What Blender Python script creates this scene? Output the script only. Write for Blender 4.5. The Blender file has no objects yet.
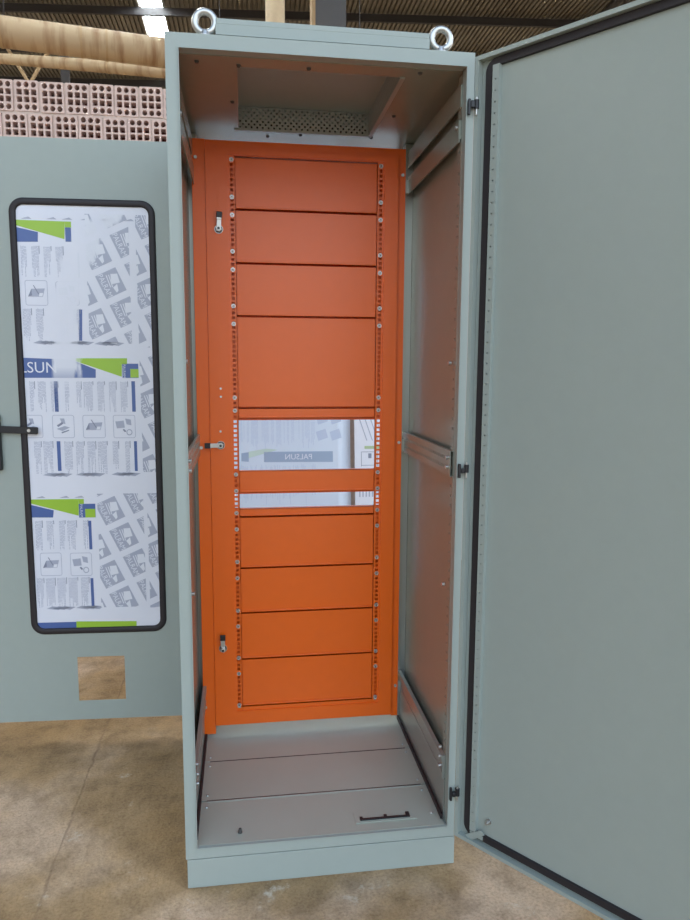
import bpy, bmesh, math, random
from mathutils import Matrix, Vector
random.seed(7)
PI = math.pi
scn = bpy.context.scene
C = scn.collection

# ------------------------------------------------------------------ materials
def new_mat(name):
    m = bpy.data.materials.new(name); m.use_nodes = True
    nt = m.node_tree
    return m, nt, nt.nodes['Principled BSDF']

def mat(name, col, rough=.5, metal=0.0, var=.04, scale=30.0, bump=0.0, bscale=400.0, emit=None, spec=.5):
    m, nt, b = new_mat(name)
    N, Lk = nt.nodes, nt.links
    tc = N.new('ShaderNodeTexCoord')
    no = N.new('ShaderNodeTexNoise'); no.inputs['Scale'].default_value = scale; no.inputs['Detail'].default_value = 4
    Lk.new(tc.outputs['Object'], no.inputs['Vector'])
    mx = N.new('ShaderNodeMix'); mx.data_type = 'RGBA'
    mx.inputs['A'].default_value = (*[max(0, c*(1-var)) for c in col], 1)
    mx.inputs['B'].default_value = (*[min(1, c*(1+var)) for c in col], 1)
    Lk.new(no.outputs['Fac'], mx.inputs['Factor'])
    Lk.new(mx.outputs['Result'], b.inputs['Base Color'])
    b.inputs['Roughness'].default_value = rough
    b.inputs['Metallic'].default_value = metal
    b.inputs['Specular IOR Level'].default_value = spec
    if bump:
        n2 = N.new('ShaderNodeTexNoise'); n2.inputs['Scale'].default_value = bscale; n2.inputs['Detail'].default_value = 2
        Lk.new(tc.outputs['Object'], n2.inputs['Vector'])
        bp = N.new('ShaderNodeBump'); bp.inputs['Strength'].default_value = bump; bp.inputs['Distance'].default_value = .002
        Lk.new(n2.outputs['Fac'], bp.inputs['Height']); Lk.new(bp.outputs['Normal'], b.inputs['Normal'])
    if emit:
        b.inputs['Emission Color'].default_value = (*emit[0], 1); b.inputs['Emission Strength'].default_value = emit[1]
    return m

M = {}
M['paint'] = mat('pale grey green powder coat', (.36, .412, .378), .42, bump=.12, bscale=900, var=.03)
M['inner_paint'] = mat('satin grey inner panel', (.34, .375, .315), .27, metal=.3, bump=.06, bscale=700)
M['galv'] = mat('galvanised sheet', (.42, .46, .43), .33, metal=.6, var=.06, scale=12)
M['floor_plate'] = mat('grey galvanised floor plate', (.47, .51, .43), .42, metal=.15, var=.05, scale=8)
M['orange'] = mat('orange textured powder coat', (.90, .135, .0015), .30, spec=.6, bump=.25, bscale=700, var=.03)
M['black'] = mat('black rubber', (.022, .018, .021), .55)
M['plastic'] = mat('black plastic', (.015, .015, .018), .4)
M['steel'] = mat('bright zinc steel', (.60, .60, .58), .38, metal=.9)
M['dark_hole'] = mat('dark steel', (.06, .055, .05), .6)
M['vent'] = mat('vent mesh grey', (.42, .44, .42), .5, metal=.3)
M['brick'] = mat('pink grey hollow clay brick', (.72, .56, .51), .9, var=.22, scale=14, bump=.5, bscale=90)
M['block_wall'] = mat('plastered light block wall', (.42, .36, .29), .9, var=.15, scale=1.5)
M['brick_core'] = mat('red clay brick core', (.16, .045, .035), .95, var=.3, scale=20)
M['mortar'] = mat('pale mortar', (.66, .55, .49), .95, var=.2, scale=25, bump=.6, bscale=60)
M['dark_beam'] = mat('dark painted steel beam', (.035, .033, .036), .6)
M['column_dark'] = mat('dark grey steel column', (.09, .095, .105), .5)
M['cream_tube'] = mat('cream painted tube', (.62, .50, .33), .55, var=.1)
M['timber'] = mat('tan timber brace', (.42, .30, .17), .8)
M['skylight'] = mat('daylight through translucent roof sheet', (.8, .85, .85), .6, emit=((.92, .97, 1.0), 18.0))
M['acrylic'] = mat('polycarbonate edge', (.7, .75, .8), .15)

def duct_mat(name, base, stain, sc):
    m, nt, b = new_mat(name); N, Lk = nt.nodes, nt.links
    tc = N.new('ShaderNodeTexCoord')
    mp = N.new('ShaderNodeMapping'); mp.inputs['Scale'].default_value = (1.5, 1.5, 9)
    Lk.new(tc.outputs['Object'], mp.inputs['Vector'])
    no = N.new('ShaderNodeTexNoise'); no.inputs['Scale'].default_value = sc; no.inputs['Detail'].default_value = 6
    Lk.new(mp.outputs['Vector'], no.inputs['Vector'])
    cr = N.new('ShaderNodeValToRGB'); cr.color_ramp.elements[0].position = .36; cr.color_ramp.elements[1].position = .52
    cr.color_ramp.elements[0].color = (*stain, 1); cr.color_ramp.elements[1].color = (*base, 1)
    Lk.new(no.outputs['Fac'], cr.inputs['Fac']); Lk.new(cr.outputs['Color'], b.inputs['Base Color'])
    b.inputs['Roughness'].default_value = .7
    return m
M['duct'] = duct_mat('stained cream duct', (.47, .36, .23), (.27, .16, .08), .9)

# concrete with a dirty slab joint, stains and grit
def floor_mat():
    m, nt, b = new_mat('rough brown concrete'); N, Lk = nt.nodes, nt.links
    tc = N.new('ShaderNodeTexCoord')
    def noise(s, d=6, r=.55):
        n = N.new('ShaderNodeTexNoise'); n.inputs['Scale'].default_value = s; n.inputs['Detail'].default_value = d
        n.inputs['Roughness'].default_value = r; Lk.new(tc.outputs['Object'], n.inputs['Vector']); return n
    def ramp(src, stops):
        c = N.new('ShaderNodeValToRGB'); e = c.color_ramp.elements
        e[0].position, e[0].color = stops[0][0], (*stops[0][1], 1)
        e[1].position, e[1].color = stops[-1][0], (*stops[-1][1], 1)
        for p_, c_ in stops[1:-1]:
            k = e.new(p_); k.color = (*c_, 1)
        Lk.new(src, c.inputs['Fac']); return c
    def mix(a, b_, f, mode='MIX'):
        x = N.new('ShaderNodeMix'); x.data_type = 'RGBA'; x.blend_type = mode
        if isinstance(f, float): x.inputs['Factor'].default_value = f
        else: Lk.new(f, x.inputs['Factor'])
        for k, v in (('A', a), ('B', b_)):
            if isinstance(v, tuple): x.inputs[k].default_value = (*v, 1)
            else: Lk.new(v, x.inputs[k])
        return x.outputs['Result']
    big = ramp(noise(1.7, 5).outputs['Fac'], [(.38, (.335, .208, .092)), (.5, (.415, .272, .140)), (.62, (.58, .415, .28))])
    mid = ramp(noise(11, 8, .65).outputs['Fac'], [(.3, (.62, .6, .56)), (.52, (1, 1, 1)), (.72, (1.2, 1.18, 1.14))])
    fine = ramp(noise(120, 6, .7).outputs['Fac'], [(.34, (.70, .64, .58)), (.5, (1, 1, 1)), (.70, (1.22, 1.22, 1.2))])
    col = mix(big.outputs['Color'], mid.outputs['Color'], 1.0, 'MULTIPLY')
    col = mix(col, fine.outputs['Color'], .8, 'MULTIPLY')
    # pale lime spatters
    sp = ramp(noise(6.5, 9, .75).outputs['Fac'], [(.60, (0, 0, 0)), (.70, (1, 1, 1))])
    col = mix(col, (.68, .58, .45), sp.outputs['Color'])
    # slab joint along x = -0.366, wobbling
    sx = N.new('ShaderNodeSeparateXYZ'); Lk.new(tc.outputs['Object'], sx.inputs[0])
    def mth(op, a, b_=None, clamp=False):
        n = N.new('ShaderNodeMath'); n.operation = op; n.use_clamp = clamp
        for i, v in enumerate((a, b_)):
            if v is None: continue
            if isinstance(v, (int, float)): n.inputs[i].default_value = v
            else: Lk.new(v, n.inputs[i])
        return n.outputs[0]
    wob = mth('MULTIPLY', mth('SUBTRACT', noise(9, 5, .7).outputs['Fac'], .5), .035)
    dist = mth('ABSOLUTE', mth('ADD', mth('ADD', sx.outputs['X'], .366), wob))
    width = mth('MULTIPLY', noise(14, 3).outputs['Fac'], .012)
    crack = mth('SUBTRACT', 1.0, mth('DIVIDE', dist, width, True), True)
    dist2 = mth('ABSOLUTE', mth('ADD', mth('ADD', mth('ADD', sx.outputs['Y'], .10), mth('MULTIPLY', sx.outputs['X'], .22)), mth('MULTIPLY', wob, 1.6)))
    right = mth('GREATER_THAN', sx.outputs['X'], .75)
    crack2 = mth('MULTIPLY', mth('SUBTRACT', 1.0, mth('DIVIDE', dist2, .006, True), True), right)
    ck = mth('MAXIMUM', crack, crack2)
    col = mix(col, (.20, .12, .07), mth('MULTIPLY', mth('MULTIPLY', ck, mth('MULTIPLY', mth('SUBTRACT', noise(5, 4).outputs['Fac'], .33), 3.0, True)), .75))
    Lk.new(col, b.inputs['Base Color']); b.inputs['Roughness'].default_value = .85
    h = mth('SUBTRACT', mth('ADD', noise(45, 8, .7).outputs['Fac'], mth('MULTIPLY', noise(7, 6).outputs['Fac'], 1.5)), mth('MULTIPLY', ck, .5))
    bp = N.new('ShaderNodeBump'); bp.inputs['Strength'].default_value = .6; bp.inputs['Distance'].default_value = .010
    Lk.new(h, bp.inputs['Height']); Lk.new(bp.outputs['Normal'], b.inputs['Normal'])
    return m
M['floor'] = floor_mat()

def roof_mat():
    m, nt, b = new_mat('weathered corrugated roof sheet'); N, Lk = nt.nodes, nt.links
    tc = N.new('ShaderNodeTexCoord')
    no = N.new('ShaderNodeTexNoise'); no.inputs['Scale'].default_value = 1.3; no.inputs['Detail'].default_value = 6
    Lk.new(tc.outputs['Object'], no.inputs['Vector'])
    cr = N.new('ShaderNodeValToRGB'); cr.color_ramp.elements[0].position = .3; cr.color_ramp.elements[1].position = .7
    cr.color_ramp.elements[0].color = (.17, .15, .12, 1); cr.color_ramp.elements[1].color = (.26, .245, .21, 1)
    Lk.new(no.outputs['Fac'], cr.inputs['Fac']); Lk.new(cr.outputs['Color'], b.inputs['Base Color'])
    b.inputs['Roughness'].default_value = .5; b.inputs['Metallic'].default_value = .3
    return m
M['roof'] = roof_mat()

# protective film: plain sheet and inks; both are scratched away along one curved streak (a worn mark of the film)
def film_mat(name, ink=None, fade=.15, wear=True):
    m, nt, b = new_mat(name); N, Lk = nt.nodes, nt.links
    tc = N.new('ShaderNodeTexCoord')
    white = (.80, .82, .89)
    if ink is None:
        no = N.new('ShaderNodeTexNoise'); no.inputs['Scale'].default_value = 9; no.inputs['Detail'].default_value = 5
        Lk.new(tc.outputs['Object'], no.inputs['Vector'])
        cr = N.new('ShaderNodeValToRGB'); cr.color_ramp.elements[0].color = (.76, .78, .87, 1); cr.color_ramp.elements[1].color = (.84, .85, .92, 1)
        Lk.new(no.outputs['Fac'], cr.inputs['Fac']); Lk.new(cr.outputs['Color'], b.inputs['Base Color'])
        bp = N.new('ShaderNodeBump'); bp.inputs['Strength'].default_value = .25; bp.inputs['Distance'].default_value = .004
        Lk.new(no.outputs['Fac'], bp.inputs['Height']); Lk.new(bp.outputs['Normal'], b.inputs['Normal'])
    elif not wear:
        b.inputs['Base Color'].default_value = (*[i*(1-fade)+w*fade for i, w in zip(ink, white)], 1)
    else:
        def mth(op, a, b_=None, clamp=False):
            n = N.new('ShaderNodeMath'); n.operation = op; n.use_clamp = clamp
            for i, v in enumerate((a, b_)):
                if v is None: continue
                if isinstance(v, (int, float)): n.inputs[i].default_value = v
                else: Lk.new(v, n.inputs[i])
            return n.outputs[0]
        sx = N.new('ShaderNodeSeparateXYZ'); Lk.new(tc.outputs['Object'], sx.inputs[0])
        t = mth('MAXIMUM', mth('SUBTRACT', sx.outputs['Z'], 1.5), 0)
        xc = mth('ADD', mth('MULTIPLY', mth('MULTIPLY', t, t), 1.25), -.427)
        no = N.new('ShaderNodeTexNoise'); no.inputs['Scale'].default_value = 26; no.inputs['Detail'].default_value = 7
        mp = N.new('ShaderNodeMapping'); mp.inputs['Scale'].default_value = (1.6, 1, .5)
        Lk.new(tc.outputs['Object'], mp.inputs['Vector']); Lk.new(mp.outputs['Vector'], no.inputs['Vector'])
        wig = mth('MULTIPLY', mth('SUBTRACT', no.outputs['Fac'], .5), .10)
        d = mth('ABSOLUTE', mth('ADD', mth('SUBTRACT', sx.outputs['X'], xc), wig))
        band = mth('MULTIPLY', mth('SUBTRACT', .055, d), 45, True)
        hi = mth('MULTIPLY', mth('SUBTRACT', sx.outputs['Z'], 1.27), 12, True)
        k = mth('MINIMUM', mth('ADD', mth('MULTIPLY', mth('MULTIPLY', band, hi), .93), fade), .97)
        mx = N.new('ShaderNodeMix'); mx.data_type = 'RGBA'
        mx.inputs['A'].default_value = (*ink, 1); mx.inputs['B'].default_value = (*white, 1)
        Lk.new(k, mx.inputs['Factor']); Lk.new(mx.outputs['Result'], b.inputs['Base Color'])
    b.inputs['Roughness'].default_value = .3
    return m
M['film'] = film_mat('white printed film')
M['film_back'] = mat('bluish reverse side of the film', (.70, .79, .92), .3, var=.04, scale=6)
M['film_blue'] = film_mat('blue film ink', (.035, .10, .34), .06)
M['film_green'] = film_mat('lime film ink', (.34, .58, .015), .04)
M['film_grey'] = film_mat('faint grey blue film ink', (.24, .27, .40), .35)
M['film_line'] = film_mat('dark blue grey film ink', (.10, .12, .22), .22)
M['film_white'] = film_mat('white film ink', (.80, .82, .89), .0)
M['film_faded'] = film_mat('reverse side blue ink', (.17, .30, .50), .30, wear=False)
M['film_faint'] = film_mat('reverse side faint ink', (.36, .50, .76), .45, wear=False)
M['film_green_b'] = film_mat('reverse side lime ink', (.34, .50, .12), .25, wear=False)
M['film_pale_green'] = film_mat('reverse side pale lime ink', (.42, .66, .50), .45, wear=False)

# ------------------------------------------------------------------ mesh helpers
class MB:
    def __init__(s): s.v = []; s.f = []; s.m = []; s.mats = []; s.cur = 0; s.smooth = []
    def mat(s, key):
        if key not in s.mats: s.mats.append(key)
        s.cur = s.mats.index(key); return s
    def add(s, vs, fs, sm=False):
        o = len(s.v); s.v += [tuple(v) for v in vs]
        for f in fs: s.f.append(tuple(i+o for i in f)); s.m.append(s.cur); s.smooth.append(sm)
        return s
    def box(s, x0, y0, z0, x1, y1, z1, b=0):
        x0, x1 = min(x0, x1), max(x0, x1); y0, y1 = min(y0, y1), max(y0, y1); z0, z1 = min(z0, z1), max(z0, z1)
        if b:
            bm = bmesh.new(); bmesh.ops.create_cube(bm, size=1)
            for v in bm.verts:
                v.co = Vector(((x0+x1)/2+v.co.x*(x1-x0), (y0+y1)/2+v.co.y*(y1-y0), (z0+z1)/2+v.co.z*(z1-z0)))
            bmesh.ops.bevel(bm, geom=bm.edges[:], offset=b, segments=2, affect='EDGES', profile=.5)
            s.bm(bm); bm.free(); return s
        vs = [(x0, y0, z0), (x1, y0, z0), (x1, y1, z0), (x0, y1, z0), (x0, y0, z1), (x1, y0, z1), (x1, y1, z1), (x0, y1, z1)]
        return s.add(vs, [(0, 3, 2, 1), (4, 5, 6, 7), (0, 1, 5, 4), (1, 2, 6, 5), (2, 3, 7, 6), (3, 0, 4, 7)])
    def bm(s, bm, T=None, sm=False):
        bm.verts.index_update()
        vs = [(T @ v.co) if T else v.co.copy() for v in bm.verts]
        return s.add(vs, [tuple(v.index for v in f.verts) for f in bm.faces], sm)
    def cyl(s, a, b, r, n=16, r2=None, caps=True):
        a, b = Vector(a), Vector(b); r2 = r if r2 is None else r2
        d = (b-a).normalized(); u = d.orthogonal().normalized(); w = d.cross(u)
        vs = [a+(u*math.cos(t)+w*math.sin(t))*r for t in [2*PI*i/n for i in range(n)]]
        vs += [b+(u*math.cos(t)+w*math.sin(t))*r2 for t in [2*PI*i/n for i in range(n)]]
        s.add(vs, [(i, (i+1) % n, n+(i+1) % n, n+i) for i in range(n)], n > 7)
        if caps: s.add(vs, [tuple(range(n))[::-1], tuple(range(n, 2*n))])
        return s
    def torus(s, c, R, r, axis='Y', n=32, k=12):
        vs = []
        for i in range(n):
            t = 2*PI*i/n
            for j in range(k):
                p = 2*PI*j/k; q = R+r*math.cos(p)
                x, z, y = q*math.cos(t), q*math.sin(t), r*math.sin(p)
                vs.append((c[0]+x, c[1]+y, c[2]+z))
        fs = [(i*k+j, ((i+1) % n)*k+j, ((i+1) % n)*k+(j+1) % k, i*k+(j+1) % k) for i in range(n) for j in range(k)]
        return s.add(vs, fs, True)
    def poly(s, pts, y):                       # flat polygon in the x-z plane facing -y
        a = sum(pts[i][0]*pts[(i+1) % len(pts)][1]-pts[(i+1) % len(pts)][0]*pts[i][1] for i in range(len(pts)))
        pts = pts if a > 0 else pts[::-1]
        return s.add([(x, y, z) for x, z in pts], [tuple(range(len(pts)))])
    def sweep(s, path, sec, closed=True, sm=True):   # path: list of (x,z); sec: list of (offset outwards, y)
        n = len(path); k = len(sec); vs = []
        for i in range(n):
            p0, p1, p2 = Vector(path[i-1]), Vector(path[i]), Vector(path[(i+1) % n])
            d = ((p1-p0).normalized()+(p2-p1).normalized()).normalized(); nn = Vector((d.y, -d.x))
            for o, y in sec: vs.append((p1.x+nn.x*o, y, p1.y+nn.y*o))
        fs = [(i*k+j, ((i+1) % n)*k+j, ((i+1) % n)*k+(j+1) % k, i*k+(j+1) % k) for i in range(n if closed else n-1) for j in range(k)]
        return s.add(vs, fs, sm)
    def build(s, name, m=None, parent=None, loc=None, rotz=None):
        me = bpy.data.meshes.new(name); me.from_pydata(s.v, [], s.f)
        keys = s.mats or [m]
        for k in keys: me.materials.append(M[k])
        for p_, mi, sm in zip(me.polygons, s.m, s.smooth): p_.material_index = mi if s.mats else 0; p_.use_smooth = sm
        bm = bmesh.new(); bm.from_mesh(me); bmesh.ops.recalc_face_normals(bm, faces=bm.faces[:]) if len(s.f) > 1 and not getattr(s, 'flat', False) else None
        bm.to_mesh(me); bm.free(); me.update()
        o = bpy.data.objects.new(name, me); C.objects.link(o)
        if parent: o.parent = parent
        if loc: o.location = loc
        if rotz: o.rotation_euler.z = rotz
        return o

def rrect(x0, z0, x1, z1, r, n=6):
    pts = []
    for cx, cz, a0 in ((x1-r, z0+r, -PI/2), (x1-r, z1-r, 0), (x0+r, z1-r, PI/2), (x0+r, z0+r, PI)):
        for i in range(n+1):
            a = a0+PI/2*i/n; pts.append((cx+r*math.cos(a), cz+r*math.sin(a)))
    return pts
def rect(x0, z0, x1, z1): return [(x0, z0), (x1, z0), (x1, z1), (x0, z1)]

def plate_bm(outer, holes, t):
    """sheet with real holes: outline in (a,b), thickness t; returns a bmesh with a->x, b->y, 0..t -> z"""
    cu = bpy.data.curves.new('tmp', 'CURVE'); cu.dimensions = '2D'; cu.fill_mode = 'BOTH'; cu.extrude = t/2
    for loop in [outer]+holes:
        sp = cu.splines.new('POLY'); sp.points.add(len(loop)-1); sp.use_cyclic_u = True
        for p_, q in zip(sp.points, loop): p_.co = (q[0], q[1], 0, 1)
    ob = bpy.data.objects.new('tmp', cu); C.objects.link(ob)
    bpy.context.view_layer.update()
    dg = bpy.context.evaluated_depsgraph_get()
    me = ob.evaluated_get(dg).to_mesh()
    bm = bmesh.new(); bm.from_mesh(me)
    ob.evaluated_get(dg).to_mesh_clear()
    bpy.data.objects.remove(ob); bpy.data.curves.remove(cu)
    bmesh.ops.remove_doubles(bm, verts=bm.verts[:], dist=1e-5)
    for v in bm.verts: v.co.z += t/2
    return bm
def grid_plate(mb, T, xs, zs, holes, t):
    """thin sheet on a rectangular grid, cells listed in holes are left open; a->x b->y 0..t->z before T"""
    nx, nz = len(xs)-1, len(zs)-1
    solid = lambda i, j: 0 <= i < nx and 0 <= j < nz and (i, j) not in holes
    vs = [T @ Vector((x, z, d)) for d in (0, t) for z in zs for x in xs]
    I = lambda i, j, d: d*len(xs)*len(zs)+j*len(xs)+i
    fs = []
    for j in range(nz):
        for i in range(nx):
            if not solid(i, j): continue
            fs.append((I(i, j, 0), I(i, j+1, 0), I(i+1, j+1, 0), I(i+1, j, 0))); fs.append((I(i, j, 1), I(i+1, j, 1), I(i+1, j+1, 1), I(i, j+1, 1)))
            if not solid(i-1, j): fs.append((I(i, j, 0), I(i, j, 1), I(i, j+1, 1), I(i, j+1, 0)))
            if not solid(i+1, j): fs.append((I(i+1, j, 0), I(i+1, j+1, 0), I(i+1, j+1, 1), I(i+1, j, 1)))
            if not solid(i, j-1): fs.append((I(i, j, 0), I(i+1, j, 0), I(i+1, j, 1), I(i, j, 1)))
            if not solid(i, j+1): fs.append((I(i, j+1, 0), I(i, j+1, 1), I(i+1, j+1, 1), I(i+1, j+1, 0)))
    mb.add(vs, fs)
def holed(mb, T, x0, z0, x1, z1, cols, rows, hx, hz, t, skip=None):
    """sheet with a regular array of rectangular holes centred on cols x rows"""
    xs = [x0]+[v for c in cols for v in (c-hx, c+hx)]+[x1]; zs = [z0]+[v for c in rows for v in (c-hz, c+hz)]+[z1]
    holes = {(2*i+1, 2*j+1) for i in range(len(cols)) for j in range(len(rows)) if not (skip and skip(i, j))}
    grid_plate(mb, T, xs, zs, holes, t)
T_XZ = lambda y: Matrix(((1, 0, 0, 0), (0, 0, 1, y), (0, 1, 0, 0), (0, 0, 0, 1)))      # a->x b->z depth->+y
T_XY = lambda z: Matrix.Translation((0, 0, z))
T_YZ = lambda x: Matrix(((0, 0, 1, x), (1, 0, 0, 0), (0, 1, 0, 0), (0, 0, 0, 1)))      # a->y b->z depth->+x

def text_tris(txt, size, bold=False):
    cu = bpy.data.curves.new('tmp', 'FONT'); cu.body = txt; cu.size = size; cu.align_x = 'CENTER'; cu.align_y = 'CENTER'
    cu.resolution_u = 3
    if bold: cu.offset = size*.02
    ob = bpy.data.objects.new('tmp', cu); C.objects.link(ob); bpy.context.view_layer.update()
    dg = bpy.context.evaluated_depsgraph_get(); me = ob.evaluated_get(dg).to_mesh(); me.calc_loop_triangles()
    tris = [[(me.vertices[i].co.x, me.vertices[i].co.y) for i in t.vertices] for t in me.loop_triangles]
    ob.evaluated_get(dg).to_mesh_clear(); bpy.data.objects.remove(ob); bpy.data.curves.remove(cu)
    return tris

def clip(poly, x0, z0, x1, z1):
    for ax, lim, sg in ((0, x0, 1), (0, x1, -1), (1, z0, 1), (1, z1, -1)):
        out = []
        for i in range(len(poly)):
            a, b = poly[i-1], poly[i]; ia, ib = (a[ax]-lim)*sg >= 0, (b[ax]-lim)*sg >= 0
            if ia != ib:
                t = (lim-a[ax])/(b[ax]-a[ax]); out.append((a[0]+(b[0]-a[0])*t, a[1]+(b[1]-a[1])*t))
            if ib: out.append(b)
        poly = out
        if len(poly) < 3: return None
    return poly

def tag(o, label=None, cat=None, group=None, kind=None):
    if label: o['label'] = label
    if cat: o['category'] = cat
    if group: o['group'] = group
    if kind: o['kind'] = kind
    return o

# ------------------------------------------------------------------ the building
MB().box(-16, -12, -.15, 16, 26, 0).build('floor', 'floor')['kind'] = 'structure'

# brick wall: hollow clay bricks laid with the holes outwards, real holes where the photo shows them
WY, WT = 3.0, 3.045
PX, PZ = .1447, .187
wall = MB(); wall.mat('mortar'); wall.box(-4.2, WY+.075, 0, 5.2, WY+.17, WT-.004)
wall.mat('mortar'); wall.box(-4.2, WY+.001, 0, 5.2, WY+.075, WT-5*PZ-.004)
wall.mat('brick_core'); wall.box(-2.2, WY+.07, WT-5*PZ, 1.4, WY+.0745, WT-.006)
wall.mat('mortar')
wall.box(-4.2, WY+.001, WT-5*PZ-.004, -2.2, WY+.075, WT-.004); wall.box(1.4, WY+.001, WT-5*PZ-.004, 5.2, WY+.075, WT-.004)
bw, bh = .136, .176
def brick_proto():
    holes = []
    cw, ch = .0405, .0425
    for i in range(3):
        for j in range(4):
            cx = -bw/2+.0265+i*(bw-.053)/2; cz = -bh/2+.0245+j*(bh-.049)/3
            if j in (0, 3): holes.append([(cx+.0155*math.cos(a), cz+.0165*math.sin(a)) for a in [2*PI*k/10 for k in range(10)]])
            else: holes.append(rrect(cx-.0155, cz-.0165, cx+.0155, cz+.0165, .003, 1))
    return plate_bm(rrect(-bw/2, -bh/2, bw/2, bh/2, .004, 2), holes, .07)
pbm = brick_proto()
wall.mat('brick')
for r in range(5):
    zc = WT-.004-bh/2-r*PZ
    off = -1.093 if r % 2 == 0 else -1.093-PX/2
    for k in range(-7, 18):
        x = off+k*PX+random.uniform(-.003, .003)
        T = Matrix.Translation((x, WY+random.uniform(-.003, .002), zc+random.uniform(-.003, .003))) @ Matrix.Rotation(random.uniform(-.012, .012), 4, 'Y') @ T_XZ(0)
        wall.bm(pbm, T)
pbm.free()
wall.mat('mortar')
for r in range(5):
    z = WT-r*PZ-bh-.006
    wall.box(-2.2, WY+.006, z-.012, 1.4, WY+.07, z+.003)
    off = -1.093 if r % 2 == 0 else -1.093-PX/2
    for k in range(-7, 18):
        x = off+(k+.5)*PX
        wall.box(x-.006, WY+.008, z, x+.006, WY+.07, z+bh)
w_ = wall.build('wall_back'); w_['kind'] = 'structure'

wl = MB(); wl.box(-9.2, -9, 0, -9.0, 24, 7.9); wl.build('light_block_wall', 'block_wall')['kind'] = 'structure'  # unseen wall added to block light from the left

# roof: corrugated sheets, ribs run away from the camera, at 8 m
ZR, RP = 8.0, .088
roof = MB(); SK = [(-1.665, -1.225)]
def corr(x0, x1, y0, y1, z, mb, m):
    mb.mat(m); vs = []; x = x0
    prof = [(0, 0), (.050, 0), (.056, .045), (.082, .045)]
    while x < x1-RP*.5:
        for dx, dz in prof: vs += [(x+dx, y0, z+dz), (x+dx, y1, z+dz)]
        x += RP
    vs += [(x1, y0, z), (x1, y1, z)]
    mb.add(vs, [(2*i, 2*i+2, 2*i+3, 2*i+1) for i in range(len(vs)//2-1)])
corr(-15, SK[0][0], -3.2, 24, ZR, roof, 'roof'); corr(SK[0][0]-.02, SK[0][1]+.02, -3.2, 1.0, ZR+.06, roof, 'roof'); corr(SK[0][0]-.02, SK[0][1]+.02, 15.2, 24, ZR+.06, roof, 'roof')
corr(SK[0][1], 15, -3.2, 24, ZR, roof, 'roof')
ro = roof.build('ceiling'); ro['kind'] = 'structure'
sk = MB(); corr(SK[0][0]-.02, SK[0][1]+.02, 1.0, 15.2, ZR+.06, sk, 'skylight')
tag(sk.build('roof_skylight'), 'bright translucent daylight strip in the corrugated roof above the left pipe', 'skylight')
for x0 in (-8.4, 8.8):  # unseen glowing roof strips added to light the area behind the cabinet
    sk = MB(); corr(x0, x0+.9, 1.0, 18, ZR-.05, sk, 'skylight'); sk.build('added_skylight_1' if x0 < 0 else 'added_skylight_2')['kind'] = 'structure'
# purlins cross the ribs at a slight slant
for i in range(-5, 5):
    y = 12.83+i*1.75
    p_ = MB(); p_.box(-14.5, -.02, -.045, 14.5, .02, .09).box(-14.5, -.03, -.05, 14.5, .03, -.042)
    o = p_.build('roof_purlin', 'dark_beam', loc=(0, y, ZR-.11), rotz=-.0934)
    tag(o, 'dark steel purlin running under the corrugated roof', 'roof beam', 'dark purlins under the corrugated roof')
# lattice truss behind the wall on the left
tr = bpy.data.objects.new('roof_truss', None); C.objects.link(tr); tr.location = (0, 11.2, 0)
tag(tr, 'dark lattice roof truss with pale diagonals beyond the brick wall', 'roof truss')
MB().box(-12, 0, 5.83, 12, .09, 5.92).build('bottom_chord', 'dark_beam', tr)
MB().box(-12, 0, 6.44, 12, .09, 6.50).build('top_chord', 'dark_beam', tr)
MB().box(-12, .02, 6.50, -11.9, .07, 7.8).build('hanger_post', 'dark_beam', tr)
MB().box(11.9, .02, 6.50, 12, .07, 7.8).build('hanger_post', 'dark_beam', tr)
for i in range(-8, 9):
    x = -3.22+i*2.35
    if not -12 < x < 11: continue
    for dx, key in ((-.62, 'timber'), (.62, 'timber')):
        MB().cyl((x, .045, 5.9), (x+dx*.55, .045, 6.47), .03, 6).build('web_diagonal', key, tr)
    MB().box(x+.50, .01, 5.9, x+.63, .08, 6.47).build('web_post', 'dark_beam', tr)
# a truss end running towards the camera at upper right
t2 = MB(); t2.mat('dark_beam')
for dx in (0, 1.1): t2.cyl((6.6+dx*.5, 6, 7.7), (7.0+dx*.4, 20, 7.7), .07, 8)
for k in range(7): t2.cyl((6.65+.03*k, 6.5+2*k, 7.7), (7.2+.03*k, 7.5+2*k, 7.0), .045, 8); t2.cyl((7.2+.03*k, 7.5+2*k, 7.0), (6.7+.03*k, 8.5+2*k, 7.7), .045, 8)
t2.cyl((7.2, 6, 7.0), (7.5, 20, 7.0), .06, 8)
tag(t2.build('roof_girder'), 'dark lattice girder under the roof, above the top edge of the open plain door', 'girder')

def pipe(name, a, b, r0, label, joints, key='duct', r1=None, hang=(.1, .34, .9)):
    a, b = Vector(a), Vector(b); r1 = r0 if r1 is None else r1; d = b-a; Ln = d.length
    e = bpy.data.objects.new(name, None); C.objects.link(e); e.location = a
    e.rotation_euler = d.to_track_quat('Z', 'Y').to_euler()
    tag(e, label, 'pipe')
    MB().cyl((0, 0, 0), (0, 0, Ln), r0, 40, r1).build('tube', key, e)
    for t in joints:
        rr = r0+(r1-r0)*t
        j = MB().cyl((0, 0, Ln*t-.012), (0, 0, Ln*t+.012), rr+.006, 40).build('joint_band', 'timber', e)
    for t in hang:
        p_ = a+d*t; top = ZR-.03
        h_ = MB().cyl((p_.x, p_.y, p_.z+r0*.9), (p_.x, p_.y, top), .006, 6).build('hanger_rod', 'dark_beam'); mt = e.matrix_basis.inverted(); h_.parent = e; h_.matrix_parent_inverse = mt
    return e
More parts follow.
